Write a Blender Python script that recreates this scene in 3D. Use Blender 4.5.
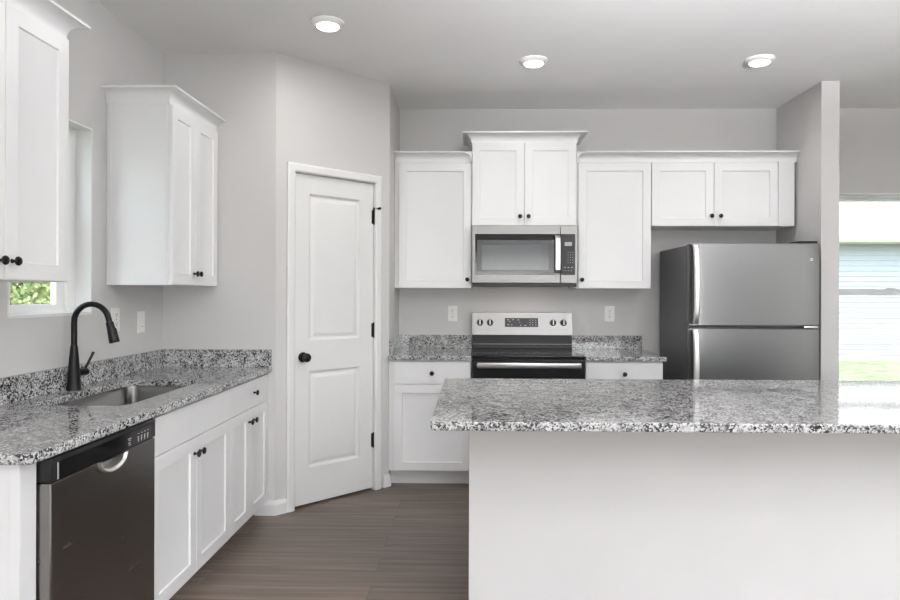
import bpy, bmesh, math, random
from mathutils import Vector, Matrix, Euler
from math import sin, cos, pi, radians, sqrt

for o in list(bpy.data.objects):
    bpy.data.objects.remove(o, do_unlink=True)
SC = bpy.context.scene
COL = SC.collection
random.seed(7)

# ------------------------------------------------------------------ camera
cam_d = bpy.data.cameras.new('camera')
cam = bpy.data.objects.new('camera', cam_d)
COL.objects.link(cam)
cam_d.sensor_fit = 'HORIZONTAL'
cam_d.sensor_width = 36.0
cam_d.lens = 648.0 / 900.0 * 36.0
cam_d.shift_x = -9.93 / 900.0
cam_d.shift_y = -6.25 / 900.0
cam_d.clip_start = 0.05
cam.matrix_world = (Matrix.Translation((0, 0, 1.308)) @ Matrix.Rotation(0.0201, 4, 'Z')
                    @ Matrix.Rotation(pi / 2, 4, 'X') @ Matrix.Rotation(0.0029, 4, 'Z'))
SC.camera = cam

# ------------------------------------------------------------------ world, sun, fill lamps
W = bpy.data.worlds.new('world')
SC.world = W
W.use_nodes = True
wn = W.node_tree
wn.nodes.clear()
sky = wn.nodes.new('ShaderNodeTexSky')
sky.sky_type = 'NISHITA'
sky.sun_disc = False
sky.sun_elevation = radians(62)
sky.sun_rotation = radians(180)
sky.air_density = 1.0
sky.dust_density = 2.0
bg = wn.nodes.new('ShaderNodeBackground')
bg.inputs['Strength'].default_value = 0.78
wo = wn.nodes.new('ShaderNodeOutputWorld')
hsv = wn.nodes.new('ShaderNodeHueSaturation')
hsv.inputs['Saturation'].default_value = 0.55        # hazy summer sky
wn.links.new(sky.outputs[0], hsv.inputs['Color'])
wn.links.new(hsv.outputs[0], bg.inputs['Color'])
wn.links.new(bg.outputs[0], wo.inputs['Surface'])


def sun_lamp():
    d = bpy.data.lights.new('sun', 'SUN')
    d.energy = 4.2
    d.angle = radians(0.6)
    d.color = (1, 0.96, 0.9)
    o = bpy.data.objects.new('sun', d)
    COL.objects.link(o)
    o.rotation_euler = Euler((radians(19), 0, radians(-8)))
    o.location = (0, -3, 12)


def area(name, loc, rot, sx, sy, power, color=(1, 1, 1), spread=180):
    d = bpy.data.lights.new(name, 'AREA')
    d.shape = 'RECTANGLE'
    d.size = sx
    d.size_y = sy
    d.energy = power
    d.spread = radians(spread)
    d.color = color
    o = bpy.data.objects.new(name, d)
    COL.objects.link(o)
    o.location = loc
    o.rotation_euler = rot
    return o


sun_lamp()
# fill lamps added inside the unseen rear and right-hand windows, standing in for daylight
area('patio_fill', (1.6, -4.60, 1.06), (radians(90), 0, 0), 3.3, 1.95, 98, (0.955, 0.955, 1))
area('ceiling_fill', (1.6, -4.50, 0.95), (radians(114), 0, 0), 3.3, 1.2, 265, (0.95, 0.948, 1), 24)  # narrow beam added and tilted up to brighten the ceiling
area('side_fill', (5.30, -0.6, 1.35), (radians(128), 0, radians(90)), 2.75, 1.35, 240, (0.95, 0.95, 1), 80)

SC.view_settings.view_transform = 'Standard'
SC.view_settings.look = 'None'
SC.view_settings.gamma = 1.0
SC.view_settings.use_curve_mapping = False
SC.view_settings.exposure = 0.17
try:
    SC.cycles.use_denoising = True
    SC.cycles.max_bounces = 10
    SC.cycles.diffuse_bounces = 6
    SC.cycles.sample_clamp_indirect = 8
except Exception:
    pass


# ------------------------------------------------------------------ materials
def new_mat(name):
    m = bpy.data.materials.new(name)
    m.use_nodes = True
    nt = m.node_tree
    return m, nt, nt.nodes['Principled BSDF']


def node(nt, t, **kw):
    n = nt.nodes.new(t)
    for k, v in kw.items():
        if hasattr(n, k):
            setattr(n, k, v)
        else:
            n.inputs[k].default_value = v
    return n


def coords(nt, scale=(1, 1, 1)):
    tc = node(nt, 'ShaderNodeTexCoord')
    mp = node(nt, 'ShaderNodeMapping')
    mp.inputs['Scale'].default_value = scale
    nt.links.new(tc.outputs['Object'], mp.inputs['Vector'])
    return mp.outputs[0]


def ramp(nt, src, stops, interp='LINEAR'):
    r = node(nt, 'ShaderNodeValToRGB')
    r.color_ramp.interpolation = interp
    e = r.color_ramp.elements
    while len(e) < len(stops):
        e.new(0.5)
    for i, (p, c) in enumerate(stops):
        e[i].position = p
        e[i].color = (c[0], c[1], c[2], 1) if not isinstance(c, (int, float)) else (c, c, c, 1)
    nt.links.new(src, r.inputs[0])
    return r.outputs[0]


def paint(name, col, rough=0.5, bump=0.0, bscale=200, var=0.015, metallic=0.0, coat=0.0):
    m, nt, b = new_mat(name)
    v = coords(nt)
    n = node(nt, 'ShaderNodeTexNoise')
    n.inputs['Scale'].default_value = 3.0
    n.inputs['Detail'].default_value = 3.0
    nt.links.new(v, n.inputs['Vector'])
    lo = [max(0, c * (1 - var)) for c in col]
    hi = [min(1, c * (1 + var)) for c in col]
    nt.links.new(ramp(nt, n.outputs['Fac'], [(0.3, lo), (0.7, hi)]), b.inputs['Base Color'])
    b.inputs['Roughness'].default_value = rough
    b.inputs['Metallic'].default_value = metallic
    if coat:
        b.inputs['Coat Weight'].default_value = coat
    if bump:
        n2 = node(nt, 'ShaderNodeTexNoise')
        n2.inputs['Scale'].default_value = bscale
        n2.inputs['Detail'].default_value = 2
        nt.links.new(v, n2.inputs['Vector'])
        bp = node(nt, 'ShaderNodeBump')
        bp.inputs['Strength'].default_value = bump
        bp.inputs['Distance'].default_value = 0.002
        nt.links.new(n2.outputs['Fac'], bp.inputs['Height'])
        nt.links.new(bp.outputs[0], b.inputs['Normal'])
    return m


def brushed(name, col, rough=0.28, scale=(2, 2, 150), amp=0.02):
    m, nt, b = new_mat(name)
    v = coords(nt, scale)
    n = node(nt, 'ShaderNodeTexNoise')
    n.inputs['Scale'].default_value = 3.0
    n.inputs['Detail'].default_value = 4.0
    nt.links.new(v, n.inputs['Vector'])
    nt.links.new(ramp(nt, n.outputs['Fac'], [(0.3, [c * 0.98 for c in col]), (0.7, [c * 1.02 for c in col])]), b.inputs['Base Color'])
    mr = node(nt, 'ShaderNodeMapRange')
    mr.inputs['To Min'].default_value = rough - amp
    mr.inputs['To Max'].default_value = rough + amp
    nt.links.new(n.outputs['Fac'], mr.inputs['Value'])
    nt.links.new(mr.outputs[0], b.inputs['Roughness'])
    b.inputs['Metallic'].default_value = 1.0
    return m


def granite(name):
    m, nt, b = new_mat(name)
    v = coords(nt)
    L = nt.links.new
    wob = node(nt, 'ShaderNodeTexNoise')
    wob.inputs['Scale'].default_value = 70
    wob.inputs['Detail'].default_value = 3
    L(v, wob.inputs['Vector'])
    mx = node(nt, 'ShaderNodeVectorMath', operation='MULTIPLY_ADD')
    L(wob.outputs['Color'], mx.inputs[0])
    mx.inputs[1].default_value = (0.018, 0.018, 0.018)
    L(v, mx.inputs[2])
    vo = node(nt, 'ShaderNodeTexVoronoi')
    vo.inputs['Scale'].default_value = 170
    L(mx.outputs[0], vo.inputs['Vector'])
    sep = node(nt, 'ShaderNodeSeparateColor')
    L(vo.outputs['Color'], sep.inputs[0])
    big = node(nt, 'ShaderNodeTexNoise')
    big.inputs['Scale'].default_value = 22
    big.inputs['Detail'].default_value = 2
    L(v, big.inputs['Vector'])
    ad = node(nt, 'ShaderNodeMath', operation='MULTIPLY_ADD')
    L(big.outputs['Fac'], ad.inputs[0])
    ad.inputs[1].default_value = 1.0
    L(sep.outputs[0], ad.inputs[2])
    sc_ = node(nt, 'ShaderNodeMath', operation='MULTIPLY')
    L(ad.outputs[0], sc_.inputs[0])
    sc_.inputs[1].default_value = 0.5
    base = ramp(nt, sc_.outputs[0], [(0.0, 0.012), (0.33, 0.025), (0.36, 0.10), (0.41, 0.20), (0.47, 0.33), (0.56, 0.48), (0.72, 0.66)])
    # fine grain inside the crystals
    fine = node(nt, 'ShaderNodeTexNoise')
    fine.inputs['Scale'].default_value = 320
    fine.inputs['Detail'].default_value = 2
    L(v, fine.inputs['Vector'])
    fr = ramp(nt, fine.outputs['Fac'], [(0.35, 0.72), (0.65, 1.0)])
    mul = node(nt, 'ShaderNodeMix', data_type='RGBA', blend_type='MULTIPLY')
    mul.inputs[0].default_value = 1.0
    L(base, mul.inputs[6])
    L(fr, mul.inputs[7])
    L(mul.outputs[2], b.inputs['Base Color'])
    b.inputs['Roughness'].default_value = 0.07
    return m


def planks(name):
    m, nt, b = new_mat(name)
    L = nt.links.new
    v = coords(nt)
    br = node(nt, 'ShaderNodeTexBrick')
    br.offset = 0.37
    br.offset_frequency = 2
    br.inputs['Scale'].default_value = 1.0
    br.inputs['Brick Width'].default_value = 1.22
    br.inputs['Row Height'].default_value = 0.152
    br.inputs['Mortar Size'].default_value = 0.0012
    br.inputs['Mortar Smooth'].default_value = 0.2
    br.inputs['Bias'].default_value = 0.0
    br.inputs['Color1'].default_value = (0, 0, 0, 1)
    br.inputs['Color2'].default_value = (1, 1, 1, 1)
    br.inputs['Mortar'].default_value = (0.5, 0.5, 0.5, 1)
    L(v, br.inputs['Vector'])
    # grain runs along the planks, shifted plank by plank
    ofs = node(nt, 'ShaderNodeVectorMath', operation='MULTIPLY_ADD')
    L(br.outputs['Color'], ofs.inputs[0])
    ofs.inputs[1].default_value = (7.3, 3.1, 0)
    L(v, ofs.inputs[2])
    mp = node(nt, 'ShaderNodeMapping')
    mp.inputs['Scale'].default_value = (1.3, 30, 1)
    L(ofs.outputs[0], mp.inputs['Vector'])
    n = node(nt, 'ShaderNodeTexNoise')
    n.inputs['Scale'].default_value = 1.0
    n.inputs['Detail'].default_value = 5
    n.inputs['Roughness'].default_value = 0.5
    L(mp.outputs[0], n.inputs['Vector'])
    g = ramp(nt, n.outputs['Fac'], [(0.28, (0.085, 0.064, 0.050)), (0.5, (0.142, 0.110, 0.088)), (0.72, (0.205, 0.165, 0.135))])
    tone = ramp(nt, br.outputs['Color'], [(0, (0.78, 0.77, 0.76)), (1, (1.12, 1.10, 1.08))])
    mul = node(nt, 'ShaderNodeMix', data_type='RGBA', blend_type='MULTIPLY')
    mul.inputs[0].default_value = 1.0
    L(g, mul.inputs[6])
    L(tone, mul.inputs[7])
    seam = node(nt, 'ShaderNodeMix', data_type='RGBA', blend_type='MIX')
    L(br.outputs['Fac'], seam.inputs[0])
    L(mul.outputs[2], seam.inputs[6])
    seam.inputs[7].default_value = (0.05, 0.04, 0.033, 1)
    L(seam.outputs[2], b.inputs['Base Color'])
    b.inputs['Roughness'].default_value = 0.42
    bp = node(nt, 'ShaderNodeBump')
    bp.inputs['Strength'].default_value = 0.15
    bp.inputs['Distance'].default_value = 0.001
    L(n.outputs['Fac'], bp.inputs['Height'])
    L(bp.outputs[0], b.inputs['Normal'])
    return m


def pane_mat(name, tint=(0.96, 0.98, 0.97), refl=0.06):
    m = bpy.data.materials.new(name)
    m.use_nodes = True
    nt = m.node_tree
    nt.nodes.clear()
    t = node(nt, 'ShaderNodeBsdfTransparent')
    t.inputs['Color'].default_value = (*tint, 1)
    g = node(nt, 'ShaderNodeBsdfGlossy')
    g.inputs['Roughness'].default_value = 0.02
    lw = node(nt, 'ShaderNodeLayerWeight')
    lw.inputs['Blend'].default_value = 0.5
    pw_ = node(nt, 'ShaderNodeMath', operation='POWER')
    nt.links.new(lw.outputs['Facing'], pw_.inputs[0])
    pw_.inputs[1].default_value = 4.0
    fr = node(nt, 'ShaderNodeMath', operation='MULTIPLY_ADD')
    nt.links.new(pw_.outputs[0], fr.inputs[0])
    fr.inputs[1].default_value = 0.5
    fr.inputs[2].default_value = 0.03
    mx = node(nt, 'ShaderNodeMixShader')
    out = node(nt, 'ShaderNodeOutputMaterial')
    nt.links.new(fr.outputs[0], mx.inputs[0])
    nt.links.new(t.outputs[0], mx.inputs[1])
    nt.links.new(g.outputs[0], mx.inputs[2])
    nt.links.new(mx.outputs[0], out.inputs['Surface'])
    return m


def emit(name, col, s):
    m, nt, b = new_mat(name)
    b.inputs['Base Color'].default_value = (*col, 1)
    b.inputs['Emission Color'].default_value = (*col, 1)
    b.inputs['Emission Strength'].default_value = s
    return m


def foliage(name, c0, c1):
    m, nt, b = new_mat(name)
    v = coords(nt)
    n = node(nt, 'ShaderNodeTexNoise')
    n.inputs['Scale'].default_value = 2.5
    n.inputs['Detail'].default_value = 4
    nt.links.new(v, n.inputs['Vector'])
    nt.links.new(ramp(nt, n.outputs['Fac'], [(0.35, c0), (0.65, c1)]), b.inputs['Base Color'])
    b.inputs['Roughness'].default_value = 0.5
    return m


M = {}
M['wall'] = paint('wall_paint', (0.60, 0.591, 0.585), 0.75, 0.12, 350)
M['ceiling'] = paint('ceiling_paint', (0.80, 0.795, 0.785), 0.85, 0.12, 250)
M['trim'] = paint('trim_paint', (0.76, 0.76, 0.755), 0.38)
M['cab'] = paint('cabinet_white', (0.785, 0.785, 0.79), 0.36)
M['granite'] = granite('speckled_granite')
M['floor'] = planks('vinyl_planks')
M['black'] = paint('black_metal', (0.006, 0.006, 0.0065), 0.36)
M['black'].node_tree.nodes['Principled BSDF'].inputs['Specular IOR Level'].default_value = 0.25
M['blackgloss'] = paint('black_glass', (0.008, 0.008, 0.009), 0.09)
M['blackplastic'] = paint('black_plastic', (0.015, 0.015, 0.016), 0.30)
M['steel'] = brushed('brushed_steel', (0.48, 0.47, 0.465), 0.30)
M['rsteel'] = brushed('range_steel', (0.25, 0.247, 0.243), 0.38)
M['ovenglass'] = paint('oven_glass', (0.007, 0.007, 0.008), 0.3)
M['fridge'] = brushed('refrigerator_steel', (0.20, 0.198, 0.20), 0.31)
M['dw'] = brushed('dishwasher_steel', (0.25, 0.24, 0.23), 0.27, (2, 2, 8), 0.01)
M['sink'] = brushed('sink_steel', (0.20, 0.195, 0.19), 0.22, (160, 2, 2))
M['bright'] = brushed('bright_steel', (0.80, 0.79, 0.78), 0.36)
M['darkgrey'] = paint('charcoal_paint', (0.085, 0.085, 0.088), 0.42, 0.1, 500)
M['mwsteel'] = brushed('microwave_steel', (0.25, 0.245, 0.24), 0.42)
M['keypad'] = paint('keypad_black', (0.02, 0.02, 0.022), 0.25)
for k_ in ('keypad', 'ovenglass', 'blackplastic'):
    M[k_].node_tree.nodes['Principled BSDF'].inputs['Specular IOR Level'].default_value = 0.22
M['mwglass'] = paint('microwave_glass', (0.11, 0.115, 0.12), 0.12)
M['mwframe'] = paint('microwave_dark', (0.045, 0.046, 0.05), 0.18)
M['screen'] = paint('grey_display', (0.33, 0.34, 0.34), 0.3)
M['mark'] = paint('pale_marks', (0.62, 0.62, 0.62), 0.5)
M['plate'] = paint('white_plastic', (0.82, 0.82, 0.80), 0.35)
M['slot'] = paint('dark_slot', (0.05, 0.05, 0.05), 0.5)
M['vinyl'] = paint('window_vinyl', (0.82, 0.83, 0.82), 0.35)
M['glass'] = pane_mat('window_glass')
M['lamp'] = emit('lamp_lens', (1, 0.97, 0.93), 4)
M['lamp_warm'] = emit('warm_lens', (1, 0.88, 0.78), 1.2)
M['siding'] = paint('pale_blue_siding', (0.40, 0.425, 0.465), 0.6)
M['shingle'] = paint('pale_shingles', (0.58, 0.56, 0.54), 0.8, 0.6, 8, 0.12)
M['fascia'] = paint('gutter_green_reflection', (0.42, 0.43, 0.35), 0.5)  # white gutter with its green reflected tint painted into the colour
M['lawn'] = paint('lawn_grass', (0.20, 0.225, 0.135), 0.8, 0.8, 30, 0.35)
M['leaf1'] = foliage('leaves_yellow_green', (0.22, 0.30, 0.09), (0.50, 0.54, 0.26))
M['leaf2'] = foliage('leaves_mid_green', (0.09, 0.16, 0.08), (0.24, 0.33, 0.18))
M['bark'] = paint('bark', (0.10, 0.075, 0.055), 0.8, 0.5, 20, 0.2)
M['dark'] = paint('near_black', (0.03, 0.03, 0.03), 0.7)  # dishwasher body, gaskets, and the painted dark reflection at fridge door edges


# ------------------------------------------------------------------ mesh helpers
def box(bm, x0, x1, y0, y1, z0, z1, bev=0.0, seg=2, mat=None):
    t = bmesh.new()
    vs = [t.verts.new((x, y, z)) for z in (z0, z1) for y in (y0, y1) for x in (x0, x1)]
    for f in ((0, 2, 3, 1), (4, 5, 7, 6), (0, 1, 5, 4), (2, 6, 7, 3), (0, 4, 6, 2), (1, 3, 7, 5)):
        t.faces.new([vs[i] for i in f])
    if bev > 0:
        bmesh.ops.bevel(t, geom=list(t.edges), offset=bev, segments=seg, profile=0.5, affect='EDGES')
    if mat is not None:
        t.transform(mat)
    merge(bm, t)


def merge(bm, t):
    mp = {}
    for v in t.verts:
        mp[v] = bm.verts.new(v.co)
    for f in t.faces:
        try:
            bm.faces.new([mp[v] for v in f.verts])
        except ValueError:
            pass
    t.free()


def loft(bm, loops, cap0=True, cap1=True):
    rings = [[bm.verts.new(p) for p in lp] for lp in loops]
    n = len(rings[0])
    for a, b in zip(rings, rings[1:]):
        for i in range(n):
            bm.faces.new((a[i], a[(i + 1) % n], b[(i + 1) % n], b[i]))
    if cap0:
        bm.faces.new(list(reversed(rings[0])))
    if cap1:
        bm.faces.new(rings[-1])


def rect_loops(x0, x1, z0, z1, steps):
    """front-facing (-y) stepped rectangles: steps = [(inset, y), ...]"""
    return [[(x0 + i, y, z0 + i), (x1 - i, y, z0 + i), (x1 - i, y, z1 - i), (x0 + i, y, z1 - i)] for i, y in steps]


def lathe(bm, prof, seg=24, mat=Matrix.Identity(4), caps=True):
    """prof = [(r, h)] turned about local z"""
    loops = [[mat @ Vector((r * cos(2 * pi * k / seg), r * sin(2 * pi * k / seg), h)) for k in range(seg)] for r, h in prof]
    loft(bm, loops, caps, caps)


def tube(bm, pts, rads, seg=14):
    pts = [Vector(p) for p in pts]
    if isinstance(rads, (int, float)):
        rads = [rads] * len(pts)
    loops = []
    up = None
    for i, p in enumerate(pts):
        d = (pts[min(i + 1, len(pts) - 1)] - pts[max(i - 1, 0)]).normalized()
        if up is None:
            up = Vector((0, 1, 0)) if abs(d.y) < 0.9 else Vector((1, 0, 0))
        a = (up - d * up.dot(d)).normalized()
        b = d.cross(a)
        up = a
        loops.append([p + (a * cos(2 * pi * k / seg) + b * sin(2 * pi * k / seg)) * rads[i] for k in range(seg)])
    loft(bm, loops)


def sweep(bm, path, prof, side=1):
    """path in plan, prof = [(out, z)] closed polygon; out is to the right of the path times side"""
    P = [Vector((p[0], p[1])) for p in path]
    loops = []
    for i, p in enumerate(P):
        ns = []
        if i > 0:
            d = (p - P[i - 1]).normalized()
            ns.append(Vector((d.y, -d.x)) * side)
        if i < len(P) - 1:
            d = (P[i + 1] - p).normalized()
            ns.append(Vector((d.y, -d.x)) * side)
        if len(ns) == 2:
            m = (ns[0] + ns[1])
            m = m / (m.dot(ns[0]))
        else:
            m = ns[0]
        loops.append([(p.x + m.x * o, p.y + m.y * o, z) for o, z in prof])
    loft(bm, loops)


def rrect(x0, x1, y0, y1, r, n=6):
    pts = []
    for cx, cy, a0 in ((x1 - r, y1 - r, 0), (x0 + r, y1 - r, 90), (x0 + r, y0 + r, 180), (x1 - r, y0 + r, 270)):
        for k in range(n + 1):
            a = radians(a0 + 90 * k / n)
            pts.append((cx + r * cos(a), cy + r * sin(a)))
    return pts


def obj(name, bm, mat, parent=None, smooth=True, loc=None, rotz=0):
    me = bpy.data.meshes.new(name)
    bmesh.ops.recalc_face_normals(bm, faces=list(bm.faces))
    bm.to_mesh(me)
    bm.free()
    me.materials.append(mat)
    if smooth:
        for p in me.polygons:
            p.use_smooth = True
        big = max(p.area for p in me.polygons) > 0.008
        me.set_sharp_from_angle(angle=radians(20 if big else 38))
    o = bpy.data.objects.new(name, me)
    COL.objects.link(o)
    if parent:
        o.parent = parent
    if loc is not None:
        o.location = loc
        o.rotation_euler = (0, 0, rotz)
    return o


def share(name, src, parent, loc, rot=(0, 0, 0)):
    o = src.copy()
    o.name = name
    COL.objects.link(o)
    o.parent = parent
    o.location = loc
    o.rotation_euler = rot
    return o


def thing(name, label, cat, loc=(0, 0, 0), rotz=0, group=None):
    o = bpy.data.objects.new(name, None)
    o.empty_display_size = 0.1
    COL.objects.link(o)
    o.location = loc
    o.rotation_euler = (0, 0, rotz)
    return tag(o, label, cat, group)


def tag(o, label, cat, group=None):
    o['label'] = label
    o['category'] = cat
    if group:
        o['group'] = group
    return o


def struct(o, label=None, cat=None):
    o['kind'] = 'structure'
    if label:
        o['label'] = label
    if cat:
        o['category'] = cat
    return o


def bx(name, mat, parent, *a, bev=0.0, **k):
    bm = bmesh.new()
    box(bm, *a, bev=bev)
    return obj(name, bm, mat, parent, **k)


# ------------------------------------------------------------------ measures
XL, DB, YP = -1.837, 4.999, 3.801
XP, XR = -1.164, -0.570
YR = YP + XR - XP
CEIL = 2.73
XE, YE = 5.25, -4.55          # right-hand and rear walls
WT = 0.15
R90 = radians(90)


# ------------------------------------------------------------------ the room
def wall_with_holes(name, u0, u1, z1, thick, holes, mapper, label, mat='wall'):
    """grid wall; u along the wall, t into its thickness, holes = [(u0,u1,z0,z1)]"""
    us = sorted({u0, u1, *[h[0] for h in holes], *[h[1] for h in holes]})
    zs = sorted({0.0, z1, *[h[2] for h in holes], *[h[3] for h in holes]})
    bm = bmesh.new()
    V = {}

    def vert(i, j, t):
        if (i, j, t) not in V:
            V[(i, j, t)] = bm.verts.new(mapper(us[i], t * thick, zs[j]))
        return V[(i, j, t)]

    def solid(i, j):
        if i < 0 or j < 0 or i >= len(us) - 1 or j >= len(zs) - 1:
            return False
        cu, cz = (us[i] + us[i + 1]) / 2, (zs[j] + zs[j + 1]) / 2
        return not any(h[0] < cu < h[1] and h[2] < cz < h[3] for h in holes)
    for i in range(len(us) - 1):
        for j in range(len(zs) - 1):
            if not solid(i, j):
                continue
            for t in (0, 1):
                bm.faces.new([vert(i, j, t), vert(i + 1, j, t), vert(i + 1, j + 1, t), vert(i, j + 1, t)])
            for di, dj, e in ((-1, 0, ((i, j), (i, j + 1))), (1, 0, ((i + 1, j), (i + 1, j + 1))), (0, -1, ((i, j), (i + 1, j))), (0, 1, ((i, j + 1), (i + 1, j + 1)))):
                if not solid(i + di, j + dj):
                    (a, b), (c, d) = e
                    bm.faces.new([vert(a, b, 0), vert(c, d, 0), vert(c, d, 1), vert(a, b, 1)])
    return struct(obj(name, bm, M[mat], smooth=False), label, 'wall')


struct(bx('floor', M['floor'], None, XL - WT, XE + WT, YE - WT, DB + WT, -0.12, 0.0, smooth=False),
       'brown grey wood plank floor running across the kitchen', 'floor')
struct(bx('ceiling', M['ceiling'], None, XL - WT, XE + WT, YE - WT, DB + WT, CEIL, CEIL + 0.12, smooth=False),
       'flat pale ceiling with round recessed lights', 'ceiling')

LW = (2.519, 3.088, 1.203, 2.098)       # left window opening (Y, Z)
RW = (2.775, 3.69, 0.58, 2.084)        # right window opening (X, Z)
wall_with_holes('wall_left', YE, DB, CEIL, WT, [LW], lambda u, t, z: (XL - t, u, z), 'greige wall with the window over the sink')
wall_with_holes('wall_back', XL, XE, CEIL, WT, [RW], lambda u, t, z: (u, DB + t, z), 'greige back wall behind range and refrigerator')
PD = (-0.15, 3.35, 0.0, 2.1)
wall_with_holes('wall_rear', XL, XE, CEIL, WT, [PD], lambda u, t, z: (u, YE - t, z), 'greige wall behind the viewer')
SW = (-2.05, 0.85, 0.62, 2.08)
wall_with_holes('wall_right', YE, DB, CEIL, WT, [SW], lambda u, t, z: (XE + t, u, z), 'greige wall far right')
struct(bx('wall_wing', M['wall'], None, 2.315, 2.434, 4.358, DB, 0, CEIL, smooth=False),
       'greige wing wall at the right of the refrigerator', 'wall')

# pantry walls: front, diagonal with door opening, side
D45 = Vector((1, 1)) / sqrt(2)


def dg(u, t=0.0):
    return (XP + (u - t) / sqrt(2), YP + (u + t) / sqrt(2))


T = 0.115
UL = sqrt(2) * (XR - XP)
k = T * math.tan(radians(22.5))
OP0, OP1, OPZ = 0.112, 0.726, 2.046
bm = bmesh.new()


def prism(bm, pts, z0, z1):
    loft(bm, [[(x, y, z0) for x, y in pts], [(x, y, z1) for x, y in pts]])


inner0 = (XP - k, YP + T)
inner1 = (XR - T, YR + k)
prism(bm, [(XL, YP), (XP, YP), dg(OP0), dg(OP0, T), inner0, (XL, YP + T)], 0, OPZ)
prism(bm, [dg(OP1), (XR, YR), (XR, DB), (XR - T, DB), inner1, dg(OP1, T)], 0, OPZ)
prism(bm, [(XL, YP), (XP, YP), (XR, YR), (XR, DB), (XR - T, DB), inner1, inner0, (XL, YP + T)], OPZ, CEIL)
struct(obj('wall_pantry', bm, M['wall'], smooth=False), 'angled greige pantry wall around the white door', 'wall')

# baseboards
BB = [(0, 0), (0.016, 0), (0.016, 0.062), (0.012, 0.072), (0.008, 0.083), (0, 0.086)]
bm = bmesh.new()
sweep(bm, [(-1.282, YP), (XP, YP), dg(0.070)], BB)
struct(obj('baseboard_left', bm, M['trim']))
bm = bmesh.new()
sweep(bm, [dg(0.790), (XR, YR), (XR, YR + 0.04)], BB)
struct(obj('baseboard_right', bm, M['trim']))
bm = bmesh.new()
sweep(bm, [(2.434, DB), (XE, DB)], BB)
struct(obj('baseboard_back', bm, M['trim']))

# pantry door casing (local frame on the diagonal)
DL = dict(loc=(XP, YP, 0), rotz=radians(45))
bm = bmesh.new()
cas = [(0, 0.0), (0, -0.012), (0.008, -0.018), (0.040, -0.018), (0.052, -0.012), (0.052, 0.0)]   # (outward, y)
uu0, uu1, zz = 0.1225, 0.7175, 2.0415
loops = []
for px, pz, sx, sz in ((uu0, 0, -1, 0), (uu0, zz, -1, 1), (uu1, zz, 1, 1), (uu1, 0, 1, 0)):
    loops.append([(px + sx * a, y, pz + sz * a) for a, y in cas])
loft(bm, loops)
struct(obj('trim_1', bm, M['trim'], **DL), 'white casing around the pantry door', 'trim')
# jamb lining inside the opening
bm = bmesh.new()
box(bm, OP0 + .0005, uu0, 0.0, T, 0, zz)
box(bm, uu1, OP1 - .0005, 0.0, T, 0, zz)
box(bm, OP0 + .0005, OP1 - .0005, 0.0, T, zz, OPZ - .0005)
box(bm, uu0, uu0 + 0.011, 0.048, 0.085, 0, zz)
box(bm, uu1 - 0.011, uu1, 0.048, 0.085, 0, zz)
box(bm, uu0, uu1, 0.048, 0.085, zz - 0.011, zz)
struct(obj('trim_2', bm, M['trim'], smooth=False, **DL), 'white jamb of the pantry door', 'trim')

# pantry door: slab with two raised panels
door = thing('door_1', 'white two-panel pantry door with black knob', 'door', (XP, YP, 0), radians(45))
struct(door)
bm = bmesh.new()
u0, u1 = uu0 + 0.003, uu1 - 0.003
PU = (0.231, 0.608)
PZ = ((0.232, 0.829), (1.016, 1.922))
us = [u0, PU[0], PU[1], u1]
zs = [0.014, PZ[0][0], PZ[0][1], PZ[1][0], PZ[1][1], zz - 0.004]
Y0, Y1 = 0.012, 0.047
V = [[bm.verts.new((u, Y0, z)) for u in us] for z in zs]
for j in range(5):
    for i in range(3):
        if i == 1 and j in (1, 3):
            continue
        bm.faces.new((V[j][i], V[j][i + 1], V[j + 1][i + 1], V[j + 1][i]))
B = [bm.verts.new((u, Y1, z)) for u, z in ((us[0], zs[0]), (us[3], zs[0]), (us[3], zs[5]), (us[0], zs[5]))]
bm.faces.new(B)
bm.faces.new([V[0][i] for i in range(4)] + [B[1], B[0]])
bm.faces.new([V[5][i] for i in range(4)] + [B[2], B[3]])
bm.faces.new([V[j][0] for j in range(6)] + [B[3], B[0]])
bm.faces.new([V[j][3] for j in range(6)] + [B[2], B[1]])
obj('slab', bm, M['trim'], door)
for z0, z1 in PZ:
    bm = bmesh.new()
    loft(bm, rect_loops(PU[0], PU[1], z0, z1, [(0, Y0), (0.006, Y0 + 0.008), (0.013, Y0 + 0.014), (0.021, Y0 + 0.014), (0.044, Y0 + 0.004), (0.048, Y0 + 0.0035)]), cap0=False)
    obj('panel', bm, M['trim'], door)
bm = bmesh.new()
MK = Matrix.Translation((0.188, Y0, 0.917)) @ Matrix.Rotation(R90, 4, 'X')
lathe(bm, [(0.031, 0), (0.031, 0.003), (0.027, 0.008), (0.012, 0.011), (0.0105, 0.026), (0.014, 0.031), (0.024, 0.037), (0.0275, 0.046), (0.026, 0.056), (0.018, 0.062), (0.006, 0.064)], 28, MK)
ko = obj('doorknob', bm, M['black'], door)
ko['label'] = 'round black doorknob on a rosette'
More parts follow.
